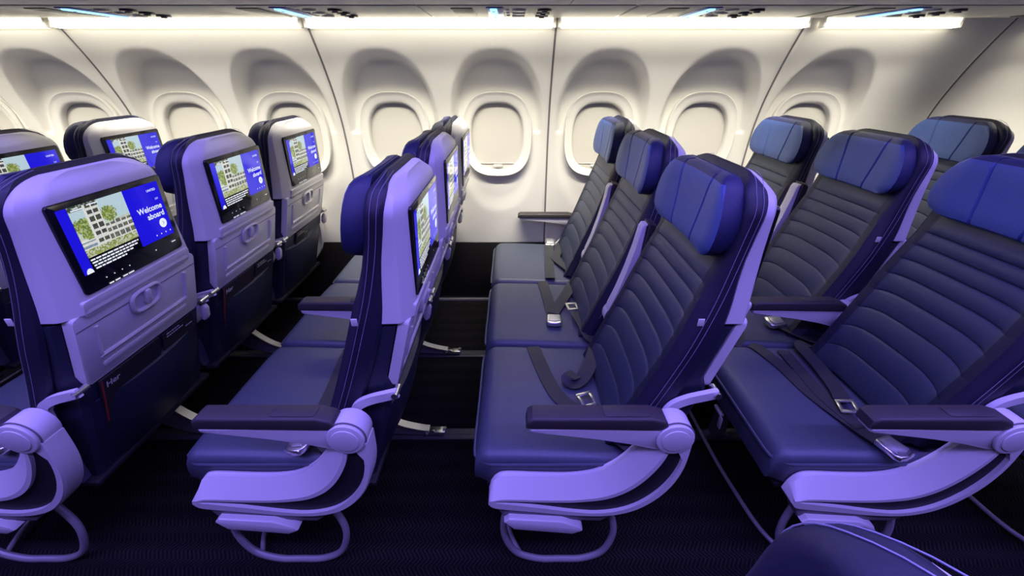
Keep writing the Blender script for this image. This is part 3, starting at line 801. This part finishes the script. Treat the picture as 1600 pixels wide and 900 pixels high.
b = belt(s_, [(-.235,.246,Z-.006),(-.226,.12,Z),(-.218,0,Z),(-.214,-.085,Z+.002)]); buckle(b, (-.213,-.118,Z), R(-92))
b = belt(s_, [(-.05,.246,Z+.004),(-.098,.20,Z+.012),(-.136,.11,Z+.008),(-.184,.005,Z+.003),(-.212,-.06,Z+.005)])
b = belt(s_, [(-.03,-.248,Z-.012),(-.088,-.235,Z+.004),(-.104,-.15,Z+.010),(-.122,-.055,Z+.010)]); tongue(b, (-.130,-.015,Z+.012), R(98))
s_ = seats[('C','window')]
b = belt(s_, [(-.196,-.235,Z),(-.190,-.10,Z),(-.182,.02,Z+.002),(-.176,.11,Z+.012),(-.170,.150,Z+.02)]); buckle(b, (-.165,.175,Z+.012), R(85), (0, R(-15)))
b = belt(s_, [(-.05,.24,Z),(-.095,.20,Z+.012),(-.120,.10,Z+.010),(-.150,.0,Z+.006),(-.135,-.06,Z+.006),(-.10,-.14,Z+.006),(-.06,-.22,Z)])
s_ = seats[('D','aisle')]
b = belt(s_, [(-.300,.246,Z-.008),(-.285,.215,Z-.002),(-.262,.10,Z),(-.250,-.02,Z),(-.212,-.15,Z+.002),(-.190,-.205,Z+.004)]); buckle(b, (-.180,-.235,Z+.002), R(-72))
b = belt(s_, [(-.10,.246,Z),(-.138,.215,Z+.006),(-.150,.10,Z+.008),(-.172,-.02,Z+.008),(-.190,-.06,Z+.01)]); tongue(b, (-.196,-.088,Z+.016), R(-105), (R(12), 0))
b = belt(s_, [(-.210,.20,Z),(-.218,.08,Z+.001),(-.224,-.04,Z+.002),(-.205,-.16,Z+.004)], .040)
mb = MB(); mb.box((-.03, -.252, .375), (.03, .012, .035), .004, Matrix.Rotation(R(30), 4, 'Y')); mb.build('belt_anchor', M['chrome'], s_)
mb = MB(); mb.box((-.470, .05, .285), (.012, .05, .012), .003); mb.box((-.475, .02, .262), (.004, .018, .045), .001); mb.build('pull_tab', M['paper'], s_)
s_ = seats[('D','middle')]
b = belt(s_, [(-.02,.02,Z-.004),(-.07,-.07,Z+.004),(-.12,-.125,Z+.006)]); buckle(b, (-.150,-.135,Z+.004), R(190), (R(-10), 0))
b = belt(s_, [(-.02,-.246,Z-.01),(-.08,-.225,Z+.002),(-.13,-.15,Z+.003),(-.155,-.12,Z+.003)])
b = belt(s_, [(-.35,-.246,Z-.02),(-.33,-.225,Z-.004),(-.30,-.15,Z),(-.25,-.02,Z)])
s_ = seats[('B','aisle')]
b = belt(s_, [(-.19,.246,Z-.004),(-.178,.12,Z),(-.165,0,Z),(-.160,-.10,Z),(-.160,-.19,Z+.002)], .05)
b = belt(s_, [(-.02,-.246,Z-.05),(-.07,-.235,Z),(-.12,-.20,Z+.003)]); buckle(b, (-.160,-.222,Z+.006), R(-110), (R(12), 0))
mb = MB(); mb.box((-.06, -.252, .375), (.03, .012, .035), .004, Matrix.Rotation(R(30), 4, 'Y')); mb.build('belt_anchor', M['chrome'], s_)
s_ = seats[('B','middle')]
b = belt(s_, [(-.02,.12,Z+.005),(-.09,.11,Z+.02),(-.15,.10,Z+.006),(-.21,.09,Z)], .046)
s_ = seats[('A','aisle')]
b = belt(s_, [(-.02,-.246,Z-.05),(-.07,-.235,Z),(-.12,-.20,Z+.003)]); buckle(b, (-.160,-.222,Z+.006), R(-110), (R(12), 0))

# magazines and cards tucked in the rear pockets of the left seats
def zu(z): return .101 - (.605-z)*.30
def magazine(seat_key, y0, label):
    s_ = seats[seat_key]; x = s_.location.x; y = s_.location.y
    rt = thing('magazine', label, 'magazine', (x+.10, y+y0, .56), 'magazines in the seat pockets')
    tl = math.atan(.30); tc, ts = math.cos(tl), math.sin(tl)
    def Q(a, b, d): return (zu(.56)-.10 + b*ts + d*tc + .002, a, b*tc - d*ts)
    mb = MB(); mb.prism(rrect(.20, .17, .003, cy=-.045), Q, .000, .005); mb.build('cover', M['card'], rt)
    mb = MB(); v, f = text_mesh('Her', .026, 'LEFT', .0005); mb.add([Q(-.085+p[0], .008+p[1], .0056) for p in v], f); mb.build('lettering', M['print'], rt)['kind'] = 'stuff'
    mb = MB(); mb.prism([(-.098,-.10), (-.093,-.10), (-.093,.036), (-.098,.036)], Q, .005, .0058); mb.build('red_edge', M['red'], rt)
    return rt
def card(seat_key, y0, label):
    s_ = seats[seat_key]; x = s_.location.x; y = s_.location.y
    rt = thing('safety_card', label, 'card', (x+.10, y+y0, .56), 'cards in the seat pockets')
    tl = math.atan(.30); tc, ts = math.cos(tl), math.sin(tl)
    def Q(a, b, d): return (zu(.56)-.10 + b*ts + d*tc + .002, a, b*tc - d*ts)
    mb = MB(); mb.prism(rrect(.13, .16, .003, cy=-.042), Q, .001, .003); mb.build('cover', M['card'], rt)
    r_ = random.Random(int(1000*abs(y0*x))); mb = MB()
    for (yy, a0, a1) in ((.026, -.05, -.005), (.016, -.05, .02), (.004, .03, .055)):
        a = a0
        while a < a1:
            ww = r_.uniform(.004, .010); mb.prism([(a, yy), (a+ww, yy), (a+ww, yy+.0035), (a, yy+.0035)], Q, .003, .0034); a += ww+.003
    mb.build('printed_lines', M['print'], rt)['kind'] = 'stuff'
    return rt
magazine(('A','aisle'), -.075, 'dark magazine with white title in the pocket under the largest screen')
magazine(('A','middle'), -.075, 'dark magazine with white title in the pocket of the middle left seat')
card(('A','aisle'), .105, 'dark card beside the magazine under the largest screen')
card(('A','middle'), .105, 'dark card beside the magazine in the middle left seat pocket')
card(('A','window'), -.04, 'dark card in the pocket of the left window seat')

# near block: the seat whose top corner shows at the bottom right
g = copy_tree(seat0); g.location = (.068, -.038, 0); seats[('G','window')] = g
for ch in g.children:
    if ch.name.startswith('headrest'): ch.location = (-.03, 0, -.09)
g['label'] = 'navy leather seat across the aisle, only its stitched top corner showing at the bottom right'
gf = copy_tree(frame0); gf.location = (.068, YR-2.038, 0); gf['label'] = 'pale seat frame under the near seat across the aisle, below the view'
